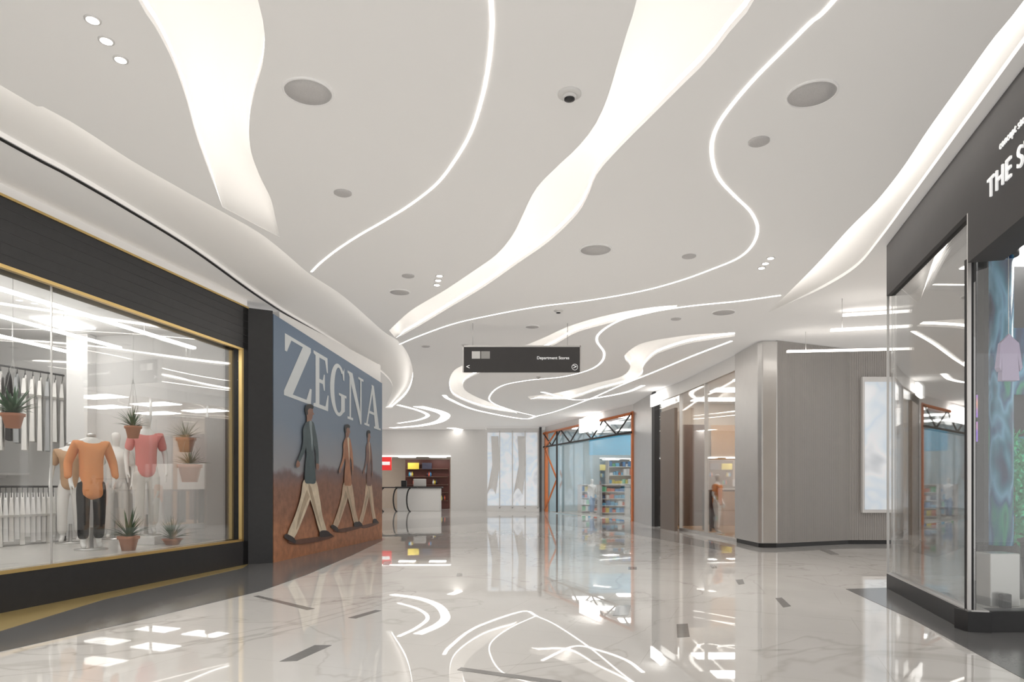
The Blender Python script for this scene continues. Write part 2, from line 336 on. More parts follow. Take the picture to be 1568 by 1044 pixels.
# ------------------------------------------------------------------ FLOOR
add('floor',[(-15,-4,0),(16,-4,0),(16,50,0),(-15,50,0)],[(0,1,2,3)],M_marble)
def fpoly(name,pts,mat,z=0.003,par=None):
    P=[G(u,v) for u,v in pts]; return prism(name,[p.xy for p in P],0.0,z,mat,par)
L0=(-5.63,7.5); L1=(-4.75,12.29); L2=(-4.38,12.5); L3=(-3.52,18.5)
Lb=lerp2(L0,L1,-9.5/4.79)
e1=[Vector(Lb)+Vector((1.2,0))]+[G(u,v).xy for u,v in ((0,998),(200,953),(400,905),(470,880),(540,850),(590,826))]
prism('floor_border_left',e1+[Vector((-3.5,18.6)),Vector(L2),Vector(L1),Vector(L0),Vector(Lb)],0,0.004,M_border)
prism('floor_strip_brass',[Vector(Lb)+Vector((.32,0)),G(0,967).xy,G(160,918).xy,G(372,870).xy,Vector(L1),Vector(L0),Vector(Lb)],0,0.007,M_goldf)
prism('floor_border_right',[(3.1,2.2),G(1568,1040).xy,G(1400,950).xy,G(1295,902).xy,G(1357,900).xy,G(1481,968).xy,(6,6.5),(6,2.2)],0,0.004,M_border)
fpoly('floor_band_far',[(586,797),(740,790),(832,790),(968,804),(1010,812),(1120,838),(1120,846),(1000,824),(950,814),(830,801),(740,801),(586,812)],M_band,.002)
ins=[[(388,913),(396,912),(482,932),(470,934)],[(533,946),(575,934),(584,935),(545,947)],[(428,1013),(482,988),(508,988),(455,1012)],
[(700,1026),(706,1022),(860,1043),(850,1047)],[(943,928),(966,927),(962,942),(938,943)],[(1036,956),(1053,955),(1056,975),(1037,976)],
[(1187,916),(1197,915),(1211,928),(1199,930)],[(1126,888),(1137,887),(1140,894),(1131,895)],[(588,860),(600,859),(596,865),(586,865)],[(1088,866),(1097,866),(1098,870),(1090,870)],[(700,878),(708,878),(708,882),(699,882)],[(962,868),(975,868),(975,872),(962,872)],[(1255,842),(1270,842),(1285,849),(1272,849)]]
for q in ins: fpoly('floor_inlay',q,M_inset,0.003)

# ------------------------------------------------------------------ LEFT STOREFRONT
sf=grp('black_storefront')
ZT=4.62; ZG=3.85; ZS=0.43
Pa=lerp2(L0,L1,.967)
wb('fascia',Lb,L1,ZG,ZT,0,.35,M_black,sf)
wb('plinth',Lb,L1,0,ZS,0,.35,M_black,sf)
prism('pillar',[Pa,L1,L2,Vector(L2)+Vector((-.35,.3)),Vector(Pa)+off(L0,L1,.35)],0,ZT,M_black,sf)
for z in (ZG-.035,ZS): wb('brass_h',Lb,Pa,z,z+.04,-.012,.05,M_brass,sf)
wb('brass_top',Lb,L1,ZT-.02,ZT+.01,-.015,.03,M_brass,sf)
wb('brass_v',lerp2(L0,L1,.955),Pa,ZS,ZG,-.012,.05,M_brass,sf)
for k in range(5): wb('joint_%d'%k,Lb,L1,ZG+.12+k*.13,ZG+.125+k*.13,-.004,.01,M_char,sf)
wb('window_1',Lb,Pa,ZS,ZG,.10,.115,M_glass)
for s in (-.9,0.16,): 
    p=lerp2(L0,L1,s); q=lerp2(L0,L1,s+.002); wb('window_joint',p,q,ZS,ZG,.095,.12,M_steel,sf)
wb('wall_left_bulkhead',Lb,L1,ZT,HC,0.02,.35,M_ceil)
nL=off(L0,L1,1.0)
def LI(s,o): return Vector(lerp2(L0,L1,s))+nL*o
def inl(u,o):
    k=(u-CX)/F; b=Vector(L0)+nL*o; d=Vector(L1)-Vector(L0)
    s=(b.y*k-b.x)/(d.x-d.y*k); return b+d*s
sb=-2.0
prism('shop_platform_floor',[LI(sb,.35),LI(1.02,.35),LI(1.02,5.4),LI(sb,5.4)],0,ZS,M_shopfloor)
prism('shop_ceiling',[LI(sb,.35),LI(1.02,.35),LI(1.02,5.5),LI(sb,5.5)],4.25,4.4,M_shopwall)
prism('wall_shop_back',[LI(sb,5.4),LI(1.06,5.4),LI(1.06,5.5),LI(sb,5.5)],0,4.25,M_shopwall)
prism('wall_shop_side',[LI(1.02,.35),LI(1.06,.35),LI(1.06,5.4),LI(1.02,5.4)],0,4.4,M_shopwall)
prism('wall_shop_near',[LI(sb-.04,.35),LI(sb,.35),LI(sb,5.4),LI(sb-.04,5.4)],0,4.4,M_shopwall)
for (s0,o0,s1,o1) in ((-1.6,1.1,.95,.9),(-1.6,2.3,.9,2.2),(-1.6,3.6,.95,3.4)):
    a=LI(s0,o0);b=LI(s1,o1)
    g=grp('linear_pendant_light'); wb('bar',a,b,3.86,3.90,-.03,.03,M_shop,g)
    for t in (.1,.5,.9):
        q=a.lerp(b,t); tube('wire',[(q.x,q.y,3.90),(q.x,q.y,4.26)],.004,M_steel,g)
for s in (-1.2,-.4,.3,.8):
    a=LI(s,2.9); g=grp('shop_ceiling_light'); prism('diffuser',[a+Vector((-.3,-.4)),a+Vector((.3,-.4)),a+Vector((.3,.4)),a+Vector((-.3,.4))],4.22,4.25,M_shop,g)
    lathe('housing',[(.05,0),(.05,.02)],a.x,a.y,4.235,M_white,g)
a=inl(128,3.4); box('shop_column',a.x-.2,a.x+.2,a.y-.2,a.y+.2,ZS,4.25,M_white,None,.01)
def garment_mesh(verts,faces,mis,c,d,z,L,w,mi):
    t=Vector((-d.y,d.x))*.02
    prof=[(0.0,0),(.12,-.03),(.5,-.10),(.62,-.36),(.50,-.40),(.42,-.22),(.46,-L),(-.46,-L),(-.42,-.22),(-.50,-.40),(-.62,-.36),(-.5,-.10),(-.12,-.03)]
    b=len(verts); n=len(prof)
    for sgn in (1,-1):
        for x,y in prof:
            q=c+d*(x*w)+t*sgn*(1+ (0.8 if y<-.3 else 0)); verts.append((q.x,q.y,z+y))
    faces.append(tuple(range(b,b+n))); mis.append(mi)
    faces.append(tuple(range(b+2*n-1,b+n-1,-1))); mis.append(mi)
    for i in range(n):
        faces.append((b+i,b+n+i,b+n+(i+1)%n,b+(i+1)%n)); mis.append(mi)
def rack(p,q,zr,L,n,mats,zfloor,w=.42,posts=True):
    g=grp('clothes_rack'); d=(q-p).normalized(); nn=Vector((-d.y,d.x)); r=(nn*.75+d*.65).normalized()
    tube('rail',[(p.x,p.y,zr),(q.x,q.y,zr)],.018,M_black,g)
    if posts:
        for e in (p,q): tube('post',[(e.x,e.y,zfloor),(e.x,e.y,zr)],.016,M_black,g)
    vs=[];fs=[];mi=[]
    for i in range(n):
        t=(i+.5)/n; c=p.lerp(q,t); garment_mesh(vs,fs,mi,c,r,zr-.10,L*random.uniform(.85,1.05),w,random.randrange(len(mats)))
        tube('hanger_%d'%i,[(c.x,c.y,zr+.02),(c.x,c.y,zr-.06),(c.x+r.x*w*.45,c.y+r.y*w*.45,zr-.17),(c.x-r.x*w*.45,c.y-r.y*w*.45,zr-.17),(c.x,c.y,zr-.06)],.006,M_black,g,4)
    add('garments',vs,fs,mats,g,False,mi)
pa=inl(-60,4.2); pb=inl(112,3.9)
rack(pa,pb,ZV(558,11.9),1.35,14,[M_cream,M_gcl,M_cream,M_teal,M_blk],ZS)
pa2=inl(-60,3.3); pb2=inl(100,3.2)
rack(pa2,pb2,ZV(745,11.2),.85,19,[M_cream,M_white],ZS)
q0=inl(-60,4.7);q1=inl(110,4.7)
g=grp('wall_shelf'); wb('board',q0,q1,1.62,1.66,0,.6,M_white,g); wb('bracket',q0,q1,1.56,1.62,.52,.6,M_white,g)

# ------------------------------------------------------------------ mannequins
def skin(name,vs,es,rs,mat,parent,sub=2):
    me=bpy.data.meshes.new(name); me.from_pydata(vs,es,[]); me.materials.append(mat)
    o=bpy.data.objects.new(name,me); COL.objects.link(o); o.parent=parent
    m=o.modifiers.new('skin','SKIN'); m.use_smooth_shade=True
    sv=me.skin_vertices[0].data
    for i,r in enumerate(rs):
        sv[i].radius=r if isinstance(r,tuple) else (r,r)
        sv[i].use_root=(i==0)
    s=o.modifiers.new('sub','SUBSURF'); s.levels=sub; s.render_levels=sub
    return o
def mannequin(x,y,z,rot,sc_,top,topm,botm,head=True,jacket=False):
    g=grp('clothed_mannequin'); g.location=(x,y,z); g.rotation_euler=(0,0,rot); g.scale=(sc_,)*3
    lathe('base_plate',[(.2,0),(.2,.015),(.03,.02),(.02,.3)],0,0,0,M_steel,g)
    vs=[(0,0,.98),(0,0,1.12),(0,0,1.30),(0,0,1.44),(0,0,1.53)]; rs=[.125,.105,.135,.085,.05]; es=[(0,1),(1,2),(2,3),(3,4)]
    if head:
        vs+=[(0,-.02,1.60),(0,-.01,1.68),(0,0,1.77)]; rs+=[.062,.085,.07]; es+=[(4,5),(5,6),(6,7)]
    for sx in (1,-1):
        b=len(vs); vs+=[(.17*sx,0,1.43),(.25*sx,.04,1.17),(.25*sx,-.07,.95),(.245*sx,-.10,.87)]; rs+=[.055,.04,.027,.03]; es+=[(3,b),(b,b+1),(b+1,b+2),(b+2,b+3)]
        for k in range(4):
            c=len(vs); fx=.245*sx+(k-1.5)*.004; fy=-.125+k*.017
            ln=(.07,.08,.075,.06)[k]; vs+=[(fx,fy,.83),(fx-.01*sx,fy-.008,.83-ln)]; rs+=[.009,.008]; es+=[(b+3,c),(c,c+1)]
        c=len(vs); vs+=[(.225*sx,-.14,.86),(.22*sx,-.155,.82)]; rs+=[.010,.009]; es+=[(b+3,c),(c,c+1)]
        b=len(vs); st=.06*sx
        vs+=[(.09*sx,0,.88),(.10*sx,-.02+st*.6,.5),(.10*sx,.03+st,.09),(.105*sx,-.10+st,.04)]; rs+=[.09,.058,.036,.034]; es+=[(0,b),(b,b+1),(b+1,b+2),(b+2,b+3)]
    skin('body',vs,es,rs,M_manq,g)
    w=.022 if jacket else .018
    vs=[(0,0,.66 if jacket else .80),(0,0,.82 if jacket else .95),(0,0,1.12),(0,0,1.30),(0,0,1.43),(0,0,1.49)]
    rs=[.165 if jacket else .155,.16 if jacket else .15,.125+w*1.2,.14+w,.10+w*.6,.07]; es=[(0,1),(1,2),(2,3),(3,4),(4,5)]
    if jacket: rs[0]=.175
    for sx in (1,-1):
        b=len(vs)
        if jacket: vs+=[(.175*sx,0,1.42),(.265*sx,.04,1.17),(.275*sx,-.08,.95)]; rs+=[.072,.058,.048]; es+=[(4,b),(b,b+1),(b+1,b+2)]
        else: vs+=[(.175*sx,0,1.42),(.225*sx,.025,1.20)]; rs+=[.072,.062]; es+=[(4,b),(b,b+1)]
    skin('top',vs,es,rs,topm,g)
    vs=[(0,0,1.0),(0,0,.93)]; rs=[.12,.125]; es=[(0,1)]
    for sx in (1,-1):
        b=len(vs); st=.06*sx; vs+=[(.095*sx,0,.84),(.10*sx,-.02+st*.6,.5),(.10*sx,.03+st,.13)]; rs+=[.10,.08,.07]; es+=[(1,b),(b,b+1),(b+1,b+2)]
    skin('trousers',vs,es,rs,botm,g)
    if not head: lathe('neck_cap',[(.055,1.53),(.055,1.56),(.02,1.575)],0,0,0,M_steel,g)
    return g
def plinth(x,y,z0,z1,r=.35): return box('display_plinth',x-r,x+r,y-r,y+r,z0,z1,M_white,None,.01)
p=inl(224,1.35); plinth(p.x,p.y,ZS,ZS+.14,.3); mannequin(p.x,p.y,ZS+.14,.6,1.19,None,M_pink,M_cream)
p=inl(252,2.1); plinth(p.x,p.y,ZS,ZS+.2,.3); mannequin(p.x,p.y,ZS+.2,.5,1.22,None,M_gcl,M_gcl)
p=inl(178,2.6); mannequin(p.x,p.y,ZS,.4,1.12,None,M_cream,M_cream)
p=inl(140,1.4); mannequin(p.x,p.y,ZS,.7,1.14,None,M_oran,M_blk,False,True)
p=inl(108,2.7); mannequin(p.x,p.y,ZS,.4,1.10,None,M_wood,M_cream,False)
def plant(x,y,z,r=.16,h=.26,lf=.45,n=34,hang=None,name='potted_agave',lw=1.0):
    g=grp(name)
    lathe('pot',[(r*.62,0),(r*.9,h*.8),(r*1.02,h*.8),(r*1.05,h),(r*.92,h),(r*.9,h*.86)],x,y,z,M_terra,g)
    lathe('soil',[(r*.9,h*.84),(r*.88,h*.9)],x,y,z,M_soil,g)
    vs=[];fs=[]
    for i in range(n):
        a=random.uniform(0,6.28); el=random.uniform(.35,1.45); L=lf*random.uniform(.6,1.0); w=.022*random.uniform(.7,1.4)*lw
        b=len(vs); px,pz=0.0,0.0; e=el
        for k in range(5):
            t=k/4; ww=w*(1-t)**.7+.001
            for q,dz in ((-ww,0.008),(0,-.004),(ww,.008)):
                vs.append((x+math.cos(a)*px-math.sin(a)*q,y+math.sin(a)*px+math.cos(a)*q,z+h*.88+pz+dz*(1-t)))
            px+=math.cos(e)*L/4; pz+=math.sin(e)*L/4; e-=.18*(1.5-el)
        for k in range(4):
            c=b+3*k; fs+=[(c,c+1,c+4,c+3),(c+1,c+2,c+5,c+4)]
    add('leaves',vs,fs,M_leaf,g,True)
    if hang:
        for q in range(3):
            a=q*2.094; tube('wire_%d'%q,[(x+math.cos(a)*r,y+math.sin(a)*r,z+h),(x,y,z+h+.75),(x,y,hang)],.003,M_steel,g,5)
p=inl(291,.85); plant(p.x,p.y,ZV(738,p.y),.2,.31,.42,46,4.25,'hanging_potted_plant',.6)
p=inl(285,.95); plant(p.x,p.y,ZV(692,p.y),.16,.25,.42,44,4.25,'hanging_potted_plant',.6)
p=inl(204,.85); plant(p.x,p.y,ZV(671,p.y),.12,.19,.36,36,4.25,'hanging_potted_plant',.6)
p=inl(197,.72); plant(p.x,p.y,ZS,.15,.22,.5,40)
p=inl(264,.75); plant(p.x,p.y,ZS,.16,.1,.45,46,None,'potted_agave',.6)
p=inl(20,1.5); plant(p.x,p.y,2.2,.14,.2,.5,60,4.25,'hanging_potted_plant',1.2)
def text(name,body,size,loc,xdir,mat,parent=None,ext=.01,align='LEFT',sp=1.0):
    cu=bpy.data.curves.new(name,'FONT'); cu.body=body; cu.size=size; cu.extrude=ext; cu.align_x=align; cu.space_character=sp; cu.materials.append(mat)
    o=bpy.data.objects.new(name,cu); COL.objects.link(o)
    x=Vector(xdir).normalized(); z=Vector((0,0,1)); n=x.cross(z)
    o.matrix_world=Matrix((( x.x,0,n.x,loc[0]),(x.y,0,n.y,loc[1]),(x.z,1,n.z,loc[2]),(0,0,0,1)))
    if parent: o.parent=parent
    return o
p=inl(174,3.0); text('wall_letter_sign','ITALY',.27,(p.x,p.y,ZV(612,p.y)),(1,.15,0),M_letter,None,.02)

# ------------------------------------------------------------------ POSTER HOARDING
TL,TR=4.57,4.20
def bs(u):
    k=(u-CX)/F; return (L2[1]*k-L2[0])/((L3[0]-L2[0])-(L3[1]-L2[1])*k)
nb=off(L2,L3,-1.0)
def BP(s,z,o): 
    q=Vector(lerp2(L2,L3,s))+nb*o; return (q.x,q.y,z)
def BT(s,t,o): return BP(s,t*(TL+(TR-TL)*s),o)
hb=grp('advertising_hoarding')
Mp=poster_mat()
add('printed_panel',[BT(0.004,0,0),BT(1,0,0),BT(1,1,0),BT(0.004,1,0),BT(0.004,0,-.04),BT(1,0,-.04),BT(1,1,-.04),BT(0.004,1,-.04)],[(0,1,2,3),(7,6,5,4),(0,3,7,4),(1,5,6,2),(3,2,6,7)],Mp,hb)
def bpoly(name,pts,o,mat): 
    add(name,[BT(s,t,o) for s,t in pts],[tuple(range(len(pts)))],mat,hb)
def ell(cx,cy,rx,ry,a0,a1,n): return [(cx+rx*math.cos(math.radians(a0+(a1-a0)*i/n)),cy+ry*math.sin(math.radians(a0+(a1-a0)*i/n))) for i in range(n+1)]
LET={'Z':[[(0.03,1),(.97,1),(.97,.93),(.30,.06),(.80,.06),(.93,.28),(1,.28),(.97,0),(0,0),(0,.07),(.66,.94),(.25,.94),(.1,.72),(.03,.72)]],
'E':[[(0,1),(.92,1),(.95,.72),(.88,.72),(.75,.93),(.38,.93),(.38,.54),(.6,.54),(.68,.66),(.74,.66),(.74,.36),(.68,.36),(.6,.47),(.38,.47),(.38,.07),(.78,.07),(.93,.30),(1,.30),(.96,0),(0,0),(0,.05),(.13,.07),(.13,.93),(0,.95)]],
'G':[ell(.5,.5,.5,.52,48,318,26)+ell(.52,.5,.27,.45,315,52,22),[(.66,.02),(.9,.12),(.9,.42),(.66,.42)],[(.52,.40),(1.0,.40),(1.0,.45),(.52,.45)],[(.78,.74),(.86,.74),(.86,1.0),(.80,.92),(.72,.95)]],
'N':[[(.12,0),(.21,0),(.21,1),(.12,1)],[(0,0),(.34,0),(.34,.05),(0,.05)],[(.0,1),(.30,1),(.88,.12),(.88,-.02),(.80,-.02),(.06,.95),(0,.95)],[(.79,0),(.88,0),(.88,1),(.79,1)],[(.66,.95),(1,.95),(1,1),(.66,1)]],
'A':[[(.1,0),(.18,0),(.54,.92),(.48,1.0)],[(.44,1),(.58,1),(.94,0),(.68,0)],[(.26,.31),(.70,.31),(.70,.37),(.28,.37)],[(0,0),(.3,0),(.3,.05),(0,.05)],[(.58,0),(1.02,0),(1.02,.05),(.58,.05)]]}
for ch,s0,s1 in (('Z',.07,.27),('E',.285,.412),('G',.425,.58),('N',.592,.762),('A',.774,.972)):
    for i,pl in enumerate(LET[ch]): bpoly('letter_%s_%d'%(ch,i),[(s0+(s1-s0)*x,.69+.26*y) for x,y in pl],.004+.001*i,M_letterg)
def ink(name,c): return pm(name,c,.5,var=.35,scale=5)
I_skin=ink('print_skin',(.26,.14,.10)); I_jac=ink('print_jacket',(.06,.09,.10)); I_bei=ink('print_beige',(.66,.56,.42)); I_shoe=ink('print_shoe',(.04,.03,.03)); I_org=ink('print_rust',(.38,.17,.09)); I_brn=ink('print_brown',(.20,.11,.09)); I_hair=ink('print_hair',(.02,.02,.02)); I_tan=ink('print_tan',(.56,.42,.30)); I_shad=ink('print_shadow',(.13,.06,.04)); I_shirt=ink('print_shirt',(.22,.27,.29)); I_fold=ink('print_fold',(.42,.33,.23))
def uvs(u,v): 
    s=bs(u); Y=L2[1]+(L3[1]-L2[1])*s; z=ZV(v,Y); return s,z/(TL+(TR-TL)*s)
def cr2(pts,n=4):
    P=[Vector(p) for p in pts]; m=len(P); out=[]
    for i in range(m):
        a,b,c,d=P[i-1],P[i],P[(i+1)%m],P[(i+2)%m]
        for k in range(n):
            t=k/n; out.append(tuple(0.5*((2*b)+(c-a)*t+(2*a-5*b+4*c-d)*t*t+(3*b-a-3*c+d)*t**3)))
    return out
FIG=[('shadow',5,[(442,829),(455,825),(498,819),(508,820),(492,826),(460,832)]),
('back_leg',1,[(465,732),(480,736),(475,758),(466,785),(451,822),(441,819),(452,788),(460,760)]),
('back_fold',7,[(470,745),(476,748),(466,775),(454,810),(458,785)]),
('front_leg',1,[(466,732),(481,732),(487,760),(491,788),(497,813),(488,815),(480,785),(473,760)]),
('front_fold',7,[(471,742),(475,744),(482,775),(490,810),(480,782)]),
('shoe_a',2,[(488,812),(497,811),(503,816),(505,819),(488,821)]),('shoe_b',2,[(439,816),(449,821),(453,827),(452,831),(446,828),(437,822)]),
('neck',3,[(469,632),(474,632),(475,643),(469,643)]),('head',3,[(469,620),(473,618),(477,622),(477.5,627),(479,630),(477,632),(476,637),(472,639),(469,636),(468,628)]),
('hair',4,[(468,631),(466,624),(468,616),(474,614.5),(478,618),(477,622),(473,621),(470,624),(470,630)]),
('torso',0,[(466,646),(469,642),(475,641),(479,646),(481,665),(478,690),(480,715),(481,736),(473,738),(466,735),(466,712),(468,690),(465,665)]),
('shirt_v',6,[(472,643),(475.5,642),(477,660),(476,688),(474,664)]),
('arm_back',0,[(466,646),(468,655),(469,672),(466,686),(458,705),(455,703),(461,685),(463,670),(463,654)]),
('arm_front',0,[(476,646),(479,648),(483,668),(485,690),(485,708),(482,708),(481,690),(477,670)]),
('hand_a',3,[(455,702),(458,705),(458,711),(454,713),(453,708)]),('hand_b',3,[(482,707),(485,708),(485.5,714),(483,717),(481.5,712)])]
def figure(u0,v0,ku,kv,cols,o,tag):
    for i,(nm,c,pts) in enumerate(FIG):
        bpoly('walker_%s_%s'%(tag,nm),[uvs(u0+(u-470)*ku,v0+(v-628)*kv) for u,v in cr2(pts)],o+.0007*i,cols[c])
figure(563,668,.46,.69,[I_brn,I_tan,I_shoe,I_skin,I_hair,I_shad,I_tan,I_fold],.004,'c')
figure(529,660,.70,.76,[I_org,I_tan,I_shoe,I_skin,I_hair,I_shad,I_bei,I_fold],.017,'b')
figure(469,632,1.08,.985,[I_jac,I_bei,I_shoe,I_skin,I_hair,I_shad,I_shirt,I_fold],.030,'a')
wb('wall_left',lerp2(L2,L3,.06),L3,0,4.7,.06,.3,M_white)
prism('wall_left_return',[Vector(L3)+Vector((-.1,.0)),(-3.62,18.8),(-11,27),(-11.2,26.7)],0,HC-.01,M_white)
prism('wall_left_far',[(-11.2,26.7),(-11,26.7),(-11,46),(-11.2,46)],0,HC-.01,M_white)

# ------------------------------------------------------------------ WAYFINDING SIGN
Ys=14.0; x0,x1=XU(710,Ys),XU(888,Ys); z0,z1=ZV(570,Ys),ZV(531,Ys)
g=grp('hanging_wayfinding_sign')
box('sign_box',x0,x1,Ys-.04,Ys+.04,z0,z1,M_char,g,.006)
box('top_rail',x0-.01,x1+.01,Ys-.05,Ys+.05,z1-.012,z1+.02,M_steel,g); box('side_rail_l',x0-.02,x0+.005,Ys-.05,Ys+.05,z0,z1+.02,M_steel,g); box('side_rail_r',x1-.005,x1+.02,Ys-.05,Ys+.05,z0,z1+.02,M_steel,g)
for u in (724,869): tube('suspension_rod',[(XU(u,Ys),Ys,z1),(XU(u,Ys),Ys,HC)],.006,M_steel,g)
box('pictogram_panel',x0+.17,x0+.34,Ys-.046,Ys-.04,z1-.25,z1-.10,M_white,g); box('pictogram_panel_b',x0+.36,x0+.54,Ys-.046,Ys-.04,z1-.25,z1-.10,M_grey,g)
text('arrow_l','<',.14,(x0+.05,Ys-.043,z0+.06),(1,0,0),M_letter,g,.002); text('arrow_r','>',.14,(x1-.15,Ys-.043,z0+.06),(1,0,0),M_letter,g,.002)
text('label','Department Stores',.085,(x1-.22,Ys-.043,z0+.26),(1,0,0),M_letter,g,.002,'RIGHT')
tube('arrow_ring',[(x1-.11+.06*math.cos(a*.4),Ys-.045,z0+.1+.06*math.sin(a*.4)) for a in range(17)],.004,M_letter,g)

# ------------------------------------------------------------------ RIGHT CORNER STORE
R1=(5.18,9.44); R0=(4.38,6.56); Rf=(fasX(2.6),2.6)
g=grp('corner_storefront')
wb('fascia_upper',R1,R0,4.03,HC-.02,-.0,.3,M_char,g)
wb('fascia_front',R0,Rf,3.55,HC-.02,0,.3,M_char,g)
wb('plinth_side',R1,R0,0,.2,0,.2,M_black,g)
box('plinth_front',R0[0],10,R0[1],R0[1]+.2,0,.2,M_black,g)
wb('steel_cap',R1,R0,.2,.215,0,.18,M_steel,g)
wb('corner_bead',R1,lerp2(R1,R0,.008),.2,4.03,0,.03,M_steel,g); wb('corner_bead_b',lerp2(R1,R0,.992),R0,.2,4.03,0,.03,M_steel,g)
wb('window_2',R1,R0,.215,4.03,.05,.065,M_glassR)
box('window_3',R0[0]+.08,10,R0[1]+.02,R0[1]+.035,.2,3.6,M_glass)
box('mullion',R0[0]+.02,R0[0]+.08,R0[1],R0[1]+.08,.2,3.6,M_black,g)
dd=Vector(R0)-Vector(R1); nn=off(R1,R0,-1)
q=Vector(lerp2(R0,Rf,.125))+nn*.015
text('letters','THE STUDIO',.25,(q.x,q.y,3.95),(dd.x,dd.y,0),M_letter,g,.008,'LEFT',1.12)
text('letters_small','concept store',.10,(q.x+dd.normalized().x*.25,q.y+dd.normalized().y*.25,4.27),(dd.x,dd.y,0),M_letter,g,.004)
prism('shop_platform_floor',[Vector(R1)+Vector((.22,-.05)),(R0[0]+.25,R0[1]+.2),(10,R0[1]+.2),(10,9.3)],0,.18,M_shopfloor)
box('wall_right_shop_back',R1[0]+.35,10,9.4,9.5,0,HC-.05,M_warmwall)
prism('shop_ceiling',[Vector(R1)+Vector((.33,-.05)),(R0[0]+.33,R0[1]),(10,R0[1]),(10,9.39)],4.1,4.2,M_white)
for x in (6.0,7.5): 
    gg=grp('shop_ceiling_light'); box('diffuser',x-.5,x+.5,7.6,8.4,4.07,4.1,M_shop,gg); box('frame',x-.53,x+.53,7.57,8.43,4.085,4.1,M_white,gg)
cx,cy=XU(1532,7.6),7.6
gg=grp('digital_display_column'); lathe('screen',[(.12,0),(.12,3.2)],cx,cy,.75,M_scr,gg,40); lathe('cap',[(.17,0),(.17,.12)],cx,cy,3.95,M_black,gg); lathe('foot',[(.22,0),(.22,.06),(.17,.57)],cx,cy,.18,M_black,gg)
box('side_fin',cx-.22,cx-.17,cy-.05,cy+.05,.18,4.07,M_black,gg)
gg=grp('foliage_display_stand'); X0=XU(1512,8.2); box('backing',X0,X0+1.6,8.2,8.3,.18,4.05,M_black,gg,.01)
box('screen_low',X0+.03,X0+1.5,8.17,8.2,.9,2.0,M_scrg,gg,.01); box('screen_top',X0+.15,X0+1.5,8.17,8.2,2.5,3.3,M_scr,gg,.01)
vs=[];fs=[]
for i in range(300):
    a=random.uniform(0,6.28); bx=cx+.12+random.uniform(0,.42); bz=.8+random.uniform(0,1.2); by=7.85+random.uniform(-.1,.1); L=random.uniform(.1,.2); b=len(vs)
    dx,dz=math.cos(a)*L,math.sin(a)*L
    vs+=[(bx,by,bz),(bx+dx*.5-dz*.12,by-.03,bz+dz*.5+dx*.12),(bx+dx,by,bz+dz),(bx+dx*.5+dz*.12,by-.03,bz+dz*.5-dx*.12)]; fs.append((b,b+1,b+2,b+3))
g2=grp('artificial_shrub'); add('foliage',vs,fs,pm('vivid_green_leaf',(.03,.32,.14),.5,var=.5,scale=8),g2)
tube('stem',[(cx+.35,7.9,.18),(cx+.35,7.9,1.5)],.03,M_brown,g2); lathe('planter',[(.12,0),(.16,.4),(.14,.4)],cx+.37,7.9,.18,M_black,g2)
px,py=XU(1525,7.05),7.05
gg=grp('display_pedestal'); box('body',px-.14,px+.16,py-.12,py+.14,.18,.72,M_steel,gg,.01); box('box_item',px-.08,px+.02,py-.2,py-.14,.18,.32,M_black,gg,.01)
sx=XU(1494,7.9); gg=grp('mounted_display_screen'); box('housing',sx-.02,sx+.16,7.9,7.95,1.88,2.5,M_black,gg,.01); box('picture_a',sx,sx+.14,7.885,7.9,2.2,2.46,M_scr2,gg); box('picture_b',sx,sx+.14,7.885,7.9,1.92,2.15,M_scr2,gg); box('post',sx+.03,sx+.12,7.95,8.0,.18,4.1,M_black,gg)
for X,m1 in ((6.1,M_oran),(7.2,M_gcl)): mannequin(X,8.9,.18,.3,1.05,None,m1,M_cream)
def hung_shirt(x,y,z,mat):
    gg=grp('hanging_shirt'); vs=[];fs=[];mi=[]
    garment_mesh(vs,fs,mi,Vector((x,y)),Vector((1,0)),z,.5,.20,0); add('shirt',vs,fs,mat,gg); tube('hanger',[(x,y,4.1),(x,y,z-.02),(x+.09,y,z-.08),(x-.09,y,z-.08),(x,y,z-.02)],.004,M_steel,gg)
hung_shirt(XU(1544,7.3),7.3,3.03,pm('lilac_cloth',(.6,.5,.72),.8))

# ------------------------------------------------------------------ RIGHT MIDDLE: ribbed block
K=[(5.61,17.2),(5.65,15.7)]
g=grp('steel_clad_corner_column')
prism('cladding',[K[0],K[1],(5.72,15.6),(6.06,15.6),(6.2,15.75),(6.2,17.2)],.1,HC-.02,M_steel,g,.02)
prism('skirting',[(5.66,17.1),(5.69,15.76),(5.75,15.65),(6.06,15.65),(6.1,17.1)],0,.1,M_black,g)
def ribs(name,p0,p1,z0,z1,nr,dep,mat):
    P0=Vector(p0);P1=Vector(p1);n=off(p0,p1,-1); vs=[];fs=[]
    pts=[]
    for i in range(nr):
        for f,o in ((0,0),(.15,dep),(.55,dep),(.7,0)): pts.append(P0.lerp(P1,(i+f)/nr)+n*o)
    pts.append(P1)
    for p in pts: vs+=[(p.x,p.y,z0),(p.x,p.y,z1)]
    for i in range(len(pts)-1): fs.append((2*i,2*i+2,2*i+3,2*i+1))
    b=len(vs)
    vs+=[(P0.x-n.x*.15,P0.y-n.y*.15,z0),(P0.x-n.x*.15,P0.y-n.y*.15,z1),(P1.x-n.x*.15,P1.y-n.y*.15,z0),(P1.x-n.x*.15,P1.y-n.y*.15,z1)]
    fs+=[(b,b+1,b+3,b+2),(0,1,b+1,b),(b-2,b+2,b+3,b-1)]
    o=add(name,vs,fs,mat); recalc(o); return o
ribs('wall_right_ribbed',(6.06,15.62),(8.2,16.6),.1,HC-.01,70,.014,M_rib)
ribs('wall_right_ribbed_return',(8.2,16.6),(13,16.6),.1,HC-.01,110,.014,M_rib)
